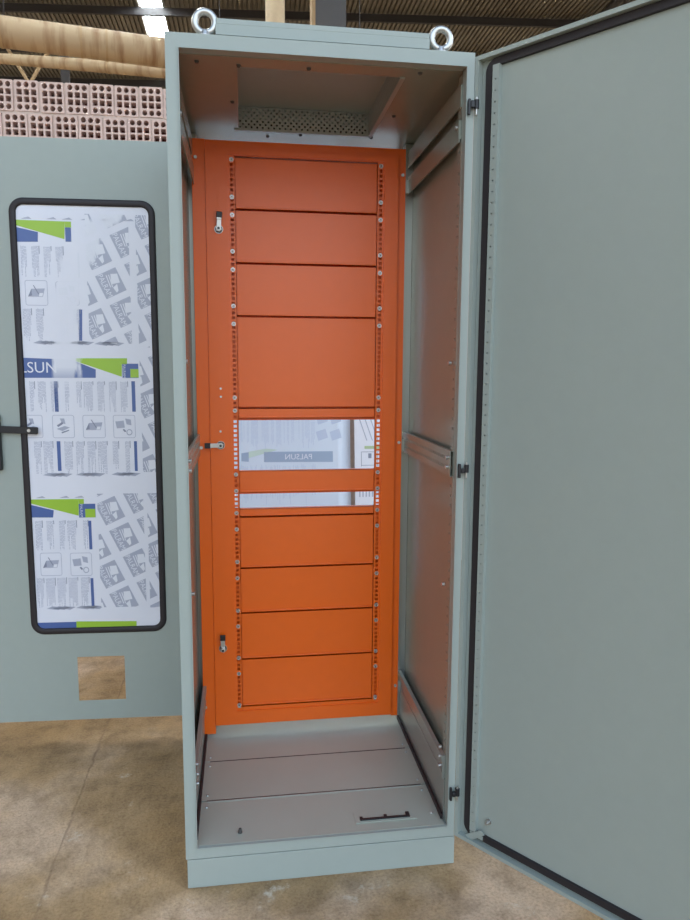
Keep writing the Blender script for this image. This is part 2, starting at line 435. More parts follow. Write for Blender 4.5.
# pipe 1: through measured points, extended both ways
P0, P1 = Vector((-2.48, 7.29, 5.06)), Vector((-.70, 7.58, 5.06))
dv = (P1-P0).normalized()
pipe('overhead_duct', P0-dv*2.5, P1+dv*3.2, .163, 'wide stained cream duct hanging under the roof, upper of the two', [.335, .448, .485, .60, .75])
Q0, Q1 = Vector((-3.145, 9.5, 5.64)), Vector((-.735, 7.62, 4.87))
Q1 = Vector((.162-.1044*9.6, -1.743+1.0889*9.6, 1.3625+.4082*9.6)); Q0 = Vector((.162-.3306*10, -1.743+1.124*10, 1.3625+.4245*10))
dv = (Q1-Q0).normalized()
pipe('overhead_duct', Q0-dv*2.5, Q1+dv*1.0, .048, 'narrow stained cream duct running just beneath the wide one', [.4, .7], r1=.096, hang=(.05, .12, .97))
# columns behind the wall, seen over the cabinet roof
c1 = bpy.data.objects.new('round_column', None); C.objects.link(c1); c1.location = (.49, 5, 0)
tag(c1, 'slim cream round post rising behind the cabinet roof', 'column')
MB().cyl((0, 0, 0), (0, 0, ZR-.05), .085, 28).build('shaft', 'cream_tube', c1)
MB().box(-.16, -.16, 0, .16, .16, .02).build('base_plate', 'dark_beam', c1)
c2 = bpy.data.objects.new('steel_column', None); C.objects.link(c2); c2.location = (1.09, 6, 0)
tag(c2, 'dark grey steel column rising behind the cabinet roof', 'column')
s_ = MB(); s_.box(-.155, -.12, 0, .155, -.105, ZR-.05).box(-.155, .105, 0, .155, .12, ZR-.05).box(-.006, -.105, 0, .006, .105, ZR-.05); s_.build('shaft', 'column_dark', c2)
MB().box(-.19, -.135, 0, -.157, .10, ZR-.05).build('side_strip', 'timber', c2)
MB().box(-.25, -.2, 0, .25, .2, .02).build('base_plate', 'dark_beam', c2)

# ------------------------------------------------------------------ film covered sheets behind the cabinet
def film_sheet(x0, x1, y, label, mirrored):
    e = MB(); e.flat = True; H = 2.0; lean = math.radians(7)
    e.place = ((x0+x1)/2, y, .002, -lean, label)
    w = (x1-x0)/2; e.mat('film_back' if mirrored else 'film')
    if mirrored:                       # its right edge curls back
        n = 8; pts = [(-w, 0)]+[(w-.095+.09*i/n, .075*(i/n)**1.6) for i in range(n+1)]
        vs = [(x, yy+d, z) for d in (0, .006) for x, yy in pts for z in (0, H)]; k = len(pts)*2
        fs = [(2*i, 2*i+2, 2*i+3, 2*i+1) for i in range(n+1)]+[(k+2*i, k+2*i+1, k+2*i+3, k+2*i+2) for i in range(n+1)]
        fs += [(0, 1, k+1, k), (k-2, k-2+k, k-1+k, k-1)]+[(2*i, k+2*i, k+2*i+2, 2*i+2) for i in range(n+1)]+[(2*i+1, 2*i+3, k+2*i+3, k+2*i+1) for i in range(n+1)]
        e.add(vs, fs)
    else: e.box(-w, 0, 0, w, .010, H)
    return e
# y of base chosen so that z~0.9 lies near y = 2.6
sa = film_sheet(.02, .835, 2.49, 'white film covered plastic sheet with mirror reversed lettering, leaning behind the orange frame', True)
sb = film_sheet(.845, 1.45, 2.485, 'brighter film covered plastic sheet leaning behind the right end of the orange openings', False)
def prints(parent, layers, y0=-.0006):
    for name, key, polys in layers:
        parent.mat(key)
        for q in polys: parent.poly(q, y0)
cx = (.02+.835)/2
sh = lambda pts, c: [(x-c, z+.006) for x, z in pts]
faint, faded, green, pale = [], [], [], []
faded.append(sh([(.286, .836), (.709, .836), (.709, .770), (.286, .774)], cx))
faded.append(sh([(.15, .829), (.194, .836), (.194, .777), (.15, .781)], cx))
pale.append(sh([(.194, .838), (.194, .80), (.37, .848), (.30, .856)], cx))
for zz0, zz1 in ((.885, 1.08), (.56, .762), (1.25, 1.45)):
    x = .06
    while x < .60:
        if random.random() < .8:
            z = zz1-random.uniform(0, .02)
            while z > zz0+random.uniform(0, .05):
                l = random.uniform(.02, .06); faint.append(sh(rect(x, z-l, x+.0022, z), cx)); z -= l+.004
        x += .0062 if random.random() < .85 else .02
for a_ in range(5):
    for b_ in range(3):
        x, z = .62+b_*.085, .90+a_*.10
        if x < .78: faint.append(sh([(x, z), (x+.06, z+.02), (x+.045, z+.075), (x-.015, z+.055)], cx))
txt = text_tris('PALSUN', .047)
letters = [sh([(.497-px_, .803+pz_-.0005) for px_, pz_ in t], cx) for t in txt]
prints(sa, [('blue_print', 'film_faded', faded), ('pale_green_print', 'film_pale_green', pale), ('text_print', 'film_faint', faint)])
prints(sa, [('lettering', 'film', letters)], -.0012)
ln, gr, gy = [], [], []
c2x = (.845+1.45)/2
gr.append(sh(rect(.907, .848, 1.10, .866), c2x))
for k in range(3): ln.append(sh(rect(.885+k*.10, .74, .888+k*.10, .83), c2x)); ln.append(sh(rect(.885+k*.10, .828, .965+k*.10, .831), c2x)); ln.append(sh(rect(.885+k*.10, .745, .965+k*.10, .748), c2x)); ln.append(sh(rect(.93+k*.10, .79, .95+k*.10, .82), c2x))
for k in range(4): gy.append(sh([(.875+.035*k, 1.03), (.881+.035*k, 1.03), (.925+.035*k, .90), (.919+.035*k, .90)], c2x))
ln.append(sh(rect(.9, .70, 1.0, .71), c2x)); 
for k in range(14): gy.append(sh(rect(.87+k*.02, .55, .878+k*.02, .69), c2x))
prints(sb, [('green_print', 'film_green_b', gr), ('line_print', 'film_line', ln), ('grey_print', 'film_grey', gy)])
for e in (sa, sb):
    o = e.build('film_covered_sheet', None, None, e.place[:3]); o.rotation_euler.x = e.place[3]; tag(o, e.place[4], 'plastic sheet')

# ------------------------------------------------------------------ the cabinet
W, D, H, PB = .72, .78, 2.10, .084
cab = bpy.data.objects.new('equipment_cabinet', None); C.objects.link(cab)
tag(cab, 'tall open pale grey green steel rack cabinet on a plinth with orange swing frame inside', 'cabinet')

# plinth
pl = MB(); pl.box(.003, .002, 0, W+.003, .02, PB-.004, .0015).box(.003, D-.02, 0, W+.003, D, PB-.004).box(.003, .02, 0, .021, D-.02, PB-.004).box(W-.015, .02, 0, W+.003, D-.02, PB-.004)
pl.build('plinth', 'paint', cab)
# front and rear frames
def ring(y, t, hole): 
    m_ = MB(); m_.bm(plate_bm(rect(0, PB, W, H), [rrect(*hole, .004, 2)], t), T_XZ(y)); return m_
fr = ring(0, .006, (.030, .115, .700, 2.068))
for x0, x1 in ((.0, .030), (.70, .72)): fr.box(x0+.002, .006, PB+.005, x1-.002, .034, H-.005)
fr.box(.03, .006, .086, .70, .034, .113).box(.03, .006, 2.0705, .70, .034, 2.098)
# fold round the opening
fr.box(.0285, -.004, .1135, .7015, .0, .1155).box(.0285, -.004, 2.067, .7015, .0, 2.069)
fr.box(.0285, -.004, .1155, .0302, .0, 2.067).box(.6998, -.004, .1155, .7015, .0, 2.067)
fr.build('front_frame', 'paint', cab)
ring(D-.022, .022, (.030, .115, .700, 2.068)).build('rear_frame', 'paint', cab)
# skins
MB().box(0, .034, PB, .004, D-.022, H).build('side_panel', 'inner_paint', cab)['label'] = 'left side panel'
MB().box(W-.004, .034, PB, W, D-.022, H).build('side_panel', 'inner_paint', cab)['label'] = 'right side panel'
CX0, CX1, CY0, CY1 = .160, .560, .088, .545
rp = MB(); rp.bm(plate_bm(rect(.004, .034, W-.004, D-.022), [rect(CX0, CY0, CX1, CY1)], .004), T_XY(2.069)); rp.bm(plate_bm(rect(.004, .034, W-.004, D-.022), [rect(CX0, CY0, CX1, CY1)], .003), T_XY(H-.003))
rp.build('roof_panel', 'inner_paint', cab)
# vent mesh round the roof opening
def vent_strip(mb, T, L_, h_):
    n = int(L_/.0085)
    holed(mb, T, 0, 0, L_, h_, [.006+i*.0085 for i in range(n-1)], [.006+j*.0085 for j in range(int((h_-.008)/.0085)+1)], .0026, .0026, .0012, lambda i, j: (i+j) % 2)
vh = .064
v_ = MB(); v_.mat('vent')
vent_strip(v_, Matrix.Translation((CX0, CY1-.0015, 2.069)) @ T_XZ(0), CX1-CX0, vh)
vent_strip(v_, Matrix.Translation((CX1-.0015, CY0, 2.069)) @ T_YZ(0), CY1-CY0, vh)
vent_strip(v_, Matrix.Translation((CX0, CY0, 2.069)) @ T_XZ(0), CX1-CX0, vh)
vent_strip(v_, Matrix.Translation((CX0, CY0, 2.069)) @ T_YZ(0), CY1-CY0, vh)
v_.box(CX0-.012, CY1-.002, 2.0655, CX1+.004, CY1+.008, 2.069).box(CX1-.002, CY0, 2.0655, CX1+.010, CY1+.008, 2.069)
v_.build('roof_vent_mesh', 'vent', cab)
cv = MB(); cv.box(.112, .030, 2.135, .616, .68, 2.150, .003)
cv.box(.112, .030, 2.114, .616, .033, 2.137).box(.112, .677, 2.114, .616, .68, 2.137).box(.112, .033, 2.114, .115, .677, 2.137).box(.613, .033, 2.114, .616, .677, 2.137)
cv.build('roof_cover', 'paint', cab)
for x in (.14, .60):
    for y in (.06, .64): MB().cyl((x, y, H), (x, y, 2.136), .010, 12).build('cover_spacer', 'dark_hole', cab)
# eye bolts
def eyebolt(x, y):
    m_ = MB(); m_.cyl((0, 0, 0), (0, 0, .010), .019, 24).cyl((0, 0, .010), (0, 0, .022), .014, 20, .010); m_.torus((0, 0, .042), .0228, .0082)
    return m_.build('lifting_eyebolt', 'steel', cab, (x, y, 2.100))
for x, y in ((.088, .040), (.646, .040), (.088, .72), (.646, .72)): eyebolt(x, y)
# ceiling bolts
def dome(x, y, z, r, up, name, key='steel', par=cab):
    return MB().cyl((0, 0, 0), (0, 0, up), r, 10, r*.6).build(name, key, par, (x, y, z))
for x, y in ((.066, .07), (.163, .078), (.33, .070), (.60, .055), (.145, .32), (.60, .36), (.35, .57), (.25, .6), (.57, .56)):
    dome(x, y, 2.069, .006, -.005, 'ceiling_bolt', 'dark_hole')

# interior side structure (mirrored)
def side(mir):
    X = (lambda x: W-x) if mir else (lambda x: x)
    lab = 'left' if mir else 'right'
    def bx(mb, x0, y0, z0, x1, y1, z1): mb.box(X(x0), y0, z0, X(x1), y1, z1)
    # perforated front upright
    m_ = MB()
    holed(m_, Matrix.Translation((X(.7015)-(.0015 if mir else 0), 0, 0)) @ T_YZ(0), .034, .116, .064, 2.066, [.050], [.16+i*.0254 for i in range(74)], .003, .0035, .0015); bx(m_, .703, .062, .116, .7155, .064, 2.066)
    bx(m_, .7075, .036, .116, .7095, .062, 2.066)
    m_.build('upright', 'inner_paint', cab)
    m_ = MB(); bx(m_, .690, .60, .116, .7155, .635, 2.066); bx(m_, .700, .635, .116, .7155, .72, 2.066); bx(m_, .694, .72, .116, .7155, .745, 2.066)
    m_.build('upright', 'galv', cab)
    # cross rails
    for z0, z1, y0, x0 in ((1.915, 1.958, .036, .695), (1.998, 2.040, .036, .698)):
        m_ = MB(); bx(m_, x0, y0, z0, .7012, .598, z1); bx(m_, x0, y0, z0-.008, x0+.003, .598, z0); m_.build('cross_rail', 'inner_paint', cab)
    m_ = MB()
    holed(m_, Matrix.Translation((X(.694)-(.0015 if mir else 0), 0, 0)) @ T_YZ(0), .036, 1.078, .598, 1.142, [.06+i*.0185 for i in range(28)], [1.098, 1.122], .0042, .0040, .0015)
    bx(m_, .694, .036, 1.142, .7012, .598, 1.1435); bx(m_, .694, .036, 1.0765, .7012, .598, 1.078)
    m_.build('cross_rail', 'inner_paint', cab)
    m_ = MB(); bx(m_, .694, .036, .232, .7012, .598, .300); bx(m_, .690, .036, .285, .694, .598, .300); bx(m_, .692, .036, .245, .694, .598, .252); m_.build('cross_rail', 'galv', cab)
    m_ = MB(); bx(m_, .699, .036, .118, .7012, .598, .228); m_.build('bottom_channel', 'galv', cab)
    m_ = MB(); bx(m_, .6905, .030, .1165, .6968, .60, .130); m_.build('floor_seal', 'black', cab)
    for y, z in ((.052, .318), (.052, .29), (.054, .262), (.052, 1.125), (.052, 1.10), (.052, 1.945), (.060, .78), (.060, 1.37)):
        b_ = MB().cyl((0, 0, 0), ((.008 if mir else -.008), 0, 0), .005, 8).build('bolt', 'steel', cab, (X(.694 if .2 < z < 1.2 else .698), y, z))
side(False); side(True)

# floor plates
def fplate(y0, y1, z):
    m_ = MB(); m_.box(.026, y0, z-.003, .694, y1, z); return m_.build('floor_plate', 'floor_plate', cab)
fplate(.0065, .1965, .1158); fplate(.2015, .4030, .1165); fplate(.4075, .755, .1165)
MB().box(.045, .1930, .1158, .676, .1962, .1176).build('plate_edge', 'galv', cab)
MB().box(.045, .1966, .112, .676, .2014, .1163).build('gap_shade_strip', 'black', cab)  # black strips stand in for the shade between the floor plates
MB().box(.045, .4031, .112, .676, .4074, .1166).build('gap_shade_strip', 'black', cab)
for x in (.045, .672):
    for y in (.17, .225, .38, .43): dome(x, y, .1158 if y < .2 or y > .41 else .1165, .005, .003, 'floor_bolt', 'galv')
dome(.14, .045, .1165, .006, .012, 'floor_bolt', 'dark_hole'); dome(.672, .06, .1165, .005, .004, 'floor_bolt', 'steel')
# cable entry slot by the front lip
ce = MB(); ce.mat('floor_plate').box(.455, .040, .1165, .625, .085, .1180)
ce.mat('plastic').box(.468, .048, .118, .608, .0545, .1215).box(.468, .0545, .118, .476, .062, .1215).box(.536, .0545, .118, .544, .064, .1215).box(.598, .0545, .118, .608, .068, .1215)
ce.build('cable_entry_slot', None, cab)

# orange fixed surround
YF = .553
sf = MB(); sf.box(.018, YF+.004, .128, .058, YF+.03, 2.040, .001); sf.box(.058, YF+.012, 2.012, .683, YF+.03, 2.040).box(.6605, YF+.010, .150, .683, YF+.03, 2.012)
sf.build('fixed_surround', 'orange', cab)['label'] = 'orange fixed surround with a long left post'
for z in (.25, 1.10, 1.93): MB().box(.683, YF+.020, z-.02, .6995, YF+.023, z+.02).build('surround_bracket', 'galv', cab)
for z in (.25, 1.10, 1.93): MB().box(.0205, YF+.034, z-.02, .030, YF+.037, z+.02).build('surround_bracket', 'galv', cab)
for x, z in ((.030, 1.985), (.030, 1.10), (.026, .225), (.673, 1.96), (.674, 1.11), (.674, .26)):
    MB().cyl((0, 0, 0), (0, -.004, 0), .005, 10).build('surround_bolt', 'steel', cab, (x, YF+(.004 if x < .3 else .010), z))
# swing frame
RZ0, RZ1 = .205, 2.009
RX0, RX1, PX0, PX1 = .125, .614, .1485, .5905
sw = MB()
sw.bm(plate_bm(rect(.0600, .161, .660, 2.009), [rect(RX0, RZ0, RX1, RZ1-.012)], .002), T_XZ(YF))
sw.box(.0600, YF, .159, .660, YF+.022, .161).box(.0600, YF, 2.009, .660, YF+.022, 2.011).box(.0585, YF, .161, .0600, YF+.022, 2.009).box(.659, YF, .161, .6600, YF+.022, 2.009)
# small step down to the rail plane and the rails with their square holes
YR = YF+.004
for x0 in (RX0, RX1): sw.box(x0-.0006, YF+.001, RZ0, x0+.0006, YR+.001, RZ1-.012)
for z0 in (RZ0, RZ1-.012): sw.box(RX0, YF+.001, z0-.0006, RX1, YR+.001, z0+.0006)
hp = .01482; nh = 120; hz0 = .2195
for xc in (.1375, .6025):
    x0, x1 = (RX0, PX0) if xc < .3 else (PX1, RX1)
    holed(sw, T_XZ(YR), x0, RZ0, x1, RZ1-.012, [xc], [hz0+i*hp for i in range(nh)], .0050, .0044, .0015)
    sw.box(x0 if xc > .3 else x1-.0015, YR, RZ0, x0+.0015 if xc > .3 else x1, YR+.004, RZ1-.012)
sw.box(PX0, YR, RZ0, PX1, YR+.0015, .2195).box(PX0, YR, 1.9925, PX1, YR+.0015, RZ1-.012)
sw.box(PX0, YR, .2185, PX1, YR+.012, .2195).box(PX0, YR, 1.9925, PX1, YR+.012, 1.9935)
swing = sw.build('swing_frame', 'orange', cab)
# panels between the rails
scr_mesh = None
def screw(x, y, z, par):
    global scr_mesh
    if scr_mesh is None:
        m_ = MB(); m_.mat('steel').cyl((0, 0, 0), (0, -.0012, 0), .0068, 14).cyl((0, -.0012, 0), (0, -.0036, 0), .0050, 14, .0034).mat('dark_hole').box(-.0016, -.0040, -.0016, .0016, -.0034, .0016)
        o = m_.build('screw', None, par, (x, y, z)); scr_mesh = o.data; return o
    o = bpy.data.objects.new('screw', scr_mesh); C.objects.link(o); o.parent = par; o.location = (x, y, z); return o
YP = YR+.0035
def panel(z0, z1, screws):
    m_ = MB()
    g = .0017
    # bent pan: face, folded top and bottom flanges, ears behind the rail
    m_.box(PX0+.001, YP, z0+g, PX1-.001, YP+.0015, z1-g)
    m_.box(RX0-.008, YP+.020, z0+g, PX0+.001, YP+.0215, z1-g).box(PX1-.001, YP+.020, z0+g, RX1+.008, YP+.0215, z1-g)
    m_.box(RX0-.008, YR+.003, z0+g, RX0-.0065, YP+.020, z1-g).box(RX1+.0065, YR+.003, z0+g, RX1+.008, YP+.020, z1-g)  # unseen side walls added to keep light out of the rail holes
    m_.box(PX0, YP+.0015, z0+g, PX0+.0014, YP+.020, z1-g).box(PX1-.0014, YP+.0015, z0+g, PX1, YP+.020, z1-g)
    m_.box(RX0-.008, YP+.0225, z0-.006, RX1+.008, YP+.024, z0+.006)
    m_.box(PX0+.001, YP-.0035, z0+g+.0015, PX1-.001, YP, z0+g+.0065, .001)
    m_.box(PX0, YP, z0+g, PX1, YP+.02, z0+g+.0015).box(PX0, YP, z1-g-.0015, PX1, YP+.02, z1-g)
    p_ = m_.build('blanking_panel', 'orange', cab)
    for z in screws:
        for x in (.1375, .6025): screw(x, YR-.0002, z, p_)
for z0, z1, s in ((1.837, 1.9925, (1.983, 1.873)), (1.676, 1.837, (1.820, 1.711)), (1.514, 1.676, (1.656, 1.545)), (1.226, 1.514, (1.490, 1.259)), (1.191, 1.226, (1.218,)),
                  (.949, 1.024, (1.012, .958)), (.871, .899, (.885,)), (.699, .871, (.831, .722)), (.546, .699, (.667, .556)), (.386, .546, (.502, .392)), (.2195, .386, (.337, .226))):
    panel(z0, z1, s)
# quarter turn latches
def latch(x, z, rot):
    m_ = MB(); m_.mat('steel').cyl((0, 0, 0), (0, -.004, 0), .013, 24).cyl((0, -.004, 0), (0, -.016, 0), .0095, 6, .009).cyl((0, -.016, 0), (0, -.022, 0), .0055, 12)
    m_.box(-.007, -.012, .004, .007, -.009, .030, .001).box(-.007, -.018, .028, .007, -.009, .032)
    m_.mat('plastic').box(-.0085, -.0175, .031, .0085, -.009, .050, .0015).cyl((0, -.022, 0), (0, -.0222, 0), .004, 12).cyl((0, -.0040, 0), (0, -.0046, 0), .0115, 24)
    o = m_.build('quarter_turn_latch', None, swing, (x, YF, z)); o.rotation_euler.y = rot
latch(.0965, 1.775, 0.06); latch(.091, 1.108, -PI/2); latch(.087, .430, 0)
for x, z in ((.091, 1.152), (.094, 1.288), (.094, 1.262)): MB().cyl((0, 0, 0), (0, -.003, 0), .0035, 10).build('rivet', 'steel', swing, (x, YF, z))

# hinges of the front door
def hinge(z, flip):
    m_ = MB(); m_.mat('plastic').box(.703, -.012, z-.018, .709, -.004, z+.018, .001).box(.709, -.014, z-.002 if flip else z-.006, .7185, -.004, z+.014 if flip else z+.006, .0012)
    m_.cyl((.7235, -.010, z-.004), (.7235, -.010, z+.016), .0062, 14)
    m_.mat('steel').cyl((.7235, -.010, z-.018), (.7235, -.010, z-.004), .0028, 10).cyl((.7235, -.010, z+.016), (.7235, -.010, z+.022), .003, 10)
    return m_.build('hinge', None, cab)
hinge(1.975, True); hinge(1.098, False); hinge(.213, False)

# ------------------------------------------------------------------ plain front door, open towards the camera
TH = .9173
LW = .715; z0d, z1d = .0865, 2.0905
dm = MB()
dm.box(0, .0185, z0d, LW, .020, z1d)
dm.box(0, 0, z0d, .0016, .0185, z1d).box(LW-.0016, 0, z0d, LW, .0185, z1d).box(.0016, 0, z0d, LW-.0016, .0185, z0d+.0016).box(.0016, 0, z1d-.0016, LW-.0016, .0185, z1d)
# returned lips and the inner step that carries the seal
dm.box(.0016, 0, z0d+.0016, .010, .0016, z1d-.0016).box(LW-.010, 0, z0d+.0016, LW-.0016, .0016, z1d-.0016).box(.010, 0, z0d+.0016, LW-.010, .0016, z0d+.010).box(.010, 0, z1d-.010, LW-.010, .0016, z1d-.0016)
dm.box(.0085, .0016, z0d+.0085, .010, .0185, z1d-.0085).box(LW-.010, .0016, z0d+.0085, LW-.0085, .0185, z1d-.0085).box(.010, .0016, z0d+.0085, LW-.010, .0185, z0d+.010).box(.010, .0016, z1d-.010, LW-.010, .0185, z1d-.0085)
door = dm.build('front_door', 'paint', cab, (W+.0004, -.0008, 0), -TH)
door['label'] = 'plain door with black seal, swung open to the right'
sec = [(-.0095, .0184), (-.0085, .0110), (.0085, .0110), (.0095, .0184)]
MB().sweep(rrect(.032, z0d+.026, LW-.032, z1d-.020, .020), sec, sm=False).build('door_seal', 'black', door)
pst = MB(); holed(pst, T_XZ(.0065), .0450, .122, .0630, 2.062, [.054], [.15+i*.0254 for i in range(75)], .0017, .0019, .0012); pst.box(.0450, .0077, .122, .0462, .0184, 2.062).box(.0618, .0077, .122, .0630, .0184, 2.062)
pst.build('perforated_stiffener', 'paint', door)
pst = MB(); holed(pst, T_XZ(.0065), LW-.069, .128, LW-.0515, 2.052, [LW-.060], [.15+i*.0254 for i in range(74)], .0017, .0019, .0012); pst.box(LW-.0690, .0077, .128, LW-.0678, .0184, 2.052).box(LW-.0527, .0077, .128, LW-.0515, .0184, 2.052)
pst.build('perforated_stiffener', 'paint', door)
# corner gusset and earthing stud
g = MB(); g.add([(.030, .006, .100), (.052, .006, .094), (.092, .006, .128), (.080, .006, .136), (.030, .0085, .100), (.052, .0085, .094), (.092, .0085, .128), (.080, .0085, .136)],
      [(0, 1, 2, 3), (7, 6, 5, 4), (0, 4, 5, 1), (1, 5, 6, 2), (2, 6, 7, 3), (3, 7, 4, 0)]); g.box(.045, .0085, .108, .085, .0184, .118)
g.build('corner_gusset', 'paint', door)
MB().cyl((.098, .0185, .165), (.098, .0165, .165), .008, 12).cyl((.098, .0165, .165), (.098, .002, .165), .003, 10).cyl((.098, .012, .165), (.098, .008, .165), .006, 6).build('earthing_stud', 'steel', door)

# ------------------------------------------------------------------ rear door with window, swung right round behind
PHI = -.0475
GX0, GX1, GZ0, GZ1 = -.586, -.116, .411, 1.902
rd = MB()
rd.bm(plate_bm(rect(-.722, z0d, 0, z1d), [rrect(GX0+.011, GZ0+.011, GX1-.011, GZ1-.011, .036), rect(-.4335, .158, -.2687, .323)], .0015), T_XZ(0))
rd.box(-.722, .0015, z0d, -.7204, .020, z1d).box(-.0016, .0015, z0d, 0, .020, z1d).box(-.7204, .0015, z0d, -.0016, .020, z0d+.0016).box(-.7204, .0015, z1d-.0016, -.0016, .020, z1d)
rdoor = rd.build('rear_door', 'paint', cab, (-.003, .7815, 0), PHI)
rdoor['label'] = 'door with film covered window and square cutout, swung round to the left'
secg = [(-.0115, .004), (-.0115, -.0035), (-.008, -.0062), (.006, -.0062), (.0095, -.0035), (.0105, -.0001), (.0, -.0001), (-.001, .004)]
gp = rrect(GX0+.0105, GZ0+.0105, GX1-.0105, GZ1-.0105, .036, 8)
MB().sweep(gp, secg).build('window_seal', 'black', rdoor)
pane = MB(); pane.flat = True; pane.mat('film').box(GX0+.012, .0008, GZ0+.012, GX1-.012, .0040, GZ1-.012)
# swing handle
hd = MB(); hd.mat('plastic').box(-.675, -.020, 1.002, -.648, 0, 1.192, .004).box(-.668, -.034, 1.010, -.655, -.018, 1.150, .004)
hd.build('door_handle', None, rdoor)
lv = MB(); lv.mat('plastic')
b_ = bmesh.new(); bmesh.ops.create_cube(b_, size=1)
for v in b_.verts: v.co = Vector((v.co.x*.148, v.co.y*.007, v.co.z*.024))
bmesh.ops.bevel(b_, geom=b_.edges[:], offset=.002, segments=2, affect='EDGES')
lv.bm(b_, Matrix.Translation((-.598, -.0135, 1.140)) @ Matrix.Rotation(.045, 4, 'Y')); b_.free()
lv.mat('steel').cyl((-.553, -.0165, 1.138), (-.553, -.0195, 1.138), .0055, 14)
lv.build('latch_lever', None, rdoor)
for z in (.213, 1.1, 1.975): MB().box(-.003, .764, z-.02, .0, .7815, z+.02).build('rear_hinge', 'plastic', cab)

# prints on the window film
FX0, FX1, FZ0, FZ1 = GX0+.018, GX1-.019, GZ0+.019, GZ1-.019
LAY = {'film_blue': [], 'film_green': [], 'film_grey': [], 'film_line': [], 'film_white': []}
def put(key, poly, box=None):
    q = clip(poly, *(box or (FX0, FZ0, FX1, FZ1)))
    if q and box: q = clip(q, FX0, FZ0, FX1, FZ1)
    if q: LAY[key].append(q)
for q in [rect(-.4095, 1.8102, -.3895, 1.8290), [(-0.5676, 1.8313), (-0.4095, 1.8290), (-0.4128, 1.7724), (-0.5685, 1.8147)],
          [(-0.4089, 1.3816), (-0.2236, 1.3828), (-0.2243, 1.3625), (-0.2416, 1.3624), (-0.2431, 1.32), (-0.4091, 1.3773)],
          rect(-.4045, .8800, -.387, .8975), [(-.5693, .8973), (-.4045, .8975), (-.4061, .8381), (-.57, .8848)],
          [(-.4309, .4556), (-.222, .4507), (-.2224, .425), (-.4317, .425)]]: put('film_green', q)
for q in [[(-0.5688, 1.8089), (-0.4968, 1.7931), (-0.4983, 1.7623), (-0.5713, 1.7607)], [(-0.5679, 1.3824), (-0.4091, 1.3773), (-0.3288, 1.3444), (-0.3299, 1.3162), (-0.568, 1.3153)],
          [(-0.5702, 0.8797), (-0.4897, 0.8584), (-0.4933, 0.8331), (-0.5701, 0.8342)], [(-.5723, .4545), (-.431, .4542), (-.4317, .425), (-.5669, .425)],
          rect(-.2405, 1.3160, -.1870, 1.3645), rect(-.405, .8315, -.349, .880), rect(-.4095, 1.7645, -.3905, 1.810),
          [(-0.3755, 1.544), (-0.3653, 1.5442), (-0.3696, 1.4403), (-0.3799, 1.4403)], rect(-.469, 1.2008, -.457, 1.3043), rect(-.212, 1.2006, -.200, 1.3051),
          rect(-.469, .9965, -.457, 1.0997), rect(-.210, .994, -.200, 1.0985), rect(-.375, .717, -.365, .8198), rect(-.376, .511, -.366, .613), rect(-.3735, 1.6493, -.3675, 1.7296)]: put('film_blue', q)
green_sq = [rect(-.2140, 1.3175, -.1865, 1.3467), rect(-.384, .8315, -.3498, .862)]
for t in text_tris('LSUN', .0515): LAY['film_white'].append([(-.5175+a, 1.3485+b) for a, b in t])
def rot_text(txt, size, cxx, czz, ang, key, box=None, sxx=1.0):
    ca, sa_ = math.cos(ang), math.sin(ang)
    for t in text_tris(txt, size): 
        q = [(cxx+(a*sxx)*ca-b*sa_, czz+(a*sxx)*sa_+b*ca) for a, b in t]
        q = clip(q, *(box or (FX0, FZ0, FX1, FZ1)))
        if q: q = clip(q, FX0, FZ0, FX1, FZ1)
        if q: LAY[key].append(q)
rot_text('PALRAM', .0125, -.2345, 1.339, -PI/2, 'film_white'); rot_text('PALRAM', .0125, -.397, .856, -PI/2, 'film_white')
# columns of small print, lines run downwards
def columns(x0, z1, x1, z0, pitch=.0385, skip=()):
    x = x0; k = 0
    while x < x1-.004:
        n = random.choice((4, 5, 6, 7, 8)); lx = x+pitch-.010
        if random.random() < .9: put('film_line', rect(lx, z1-random.uniform(.012, .03), lx+.0022, z1))
        for i in range(n):
            xx = lx-.0038*(i+1)
            if xx < x0: break
            z = z1-random.uniform(0, .003); end = z0+(z1-z0)*random.choice((0, 0, .05, .15, .3, .5))
            while z > end:
                l = min(random.uniform(.004, .013), z-end+.001)
                put('film_grey', rect(xx, z-l, xx+.0017, z)); z -= l+random.uniform(.0015, .003)
        x += pitch
for b in ((-.5637, 1.7492, -.4182, 1.6496), (-.5594, 1.546, -.479, 1.4394), (-.44, 1.546, -.385, 1.44), (-.5618, 1.3039, -.4771, 1.2008), (-.4466, 1.3043, -.221, 1.2006), (-.5496, 1.1001, -.4801, .9879), (-.4452, 1.0996, -.2206, .9856),
          (-.5599, .8227, -.3831, .7172), (-.5642, .6176, -.3854, .5111)): columns(b[0], b[1], b[2], b[3])
# torn wavy print remains under the blocks
for x, z in ((-.50, 1.432), (-.40, 1.432), (-.30, 1.43), (-.49, .982), (-.38, .982), (-.26, .982), (-.50, .505), (-.40, .505)):
    for i in range(3): put('film_grey', [(x-.03+i*.02, z), (x-.01+i*.02, z+.008), (x+.03+i*.02, z+.004), (x+.01+i*.02, z-.006)])
for x in (-.55, -.47, -.42, -.36, -.30, -.22):
    put('film_grey', [(x, 1.835), (x+.025, 1.842), (x+.035, 1.835)]); put('film_grey', [(x, .902), (x+.025, .909), (x+.035, .902)]) if x < -.4 else None
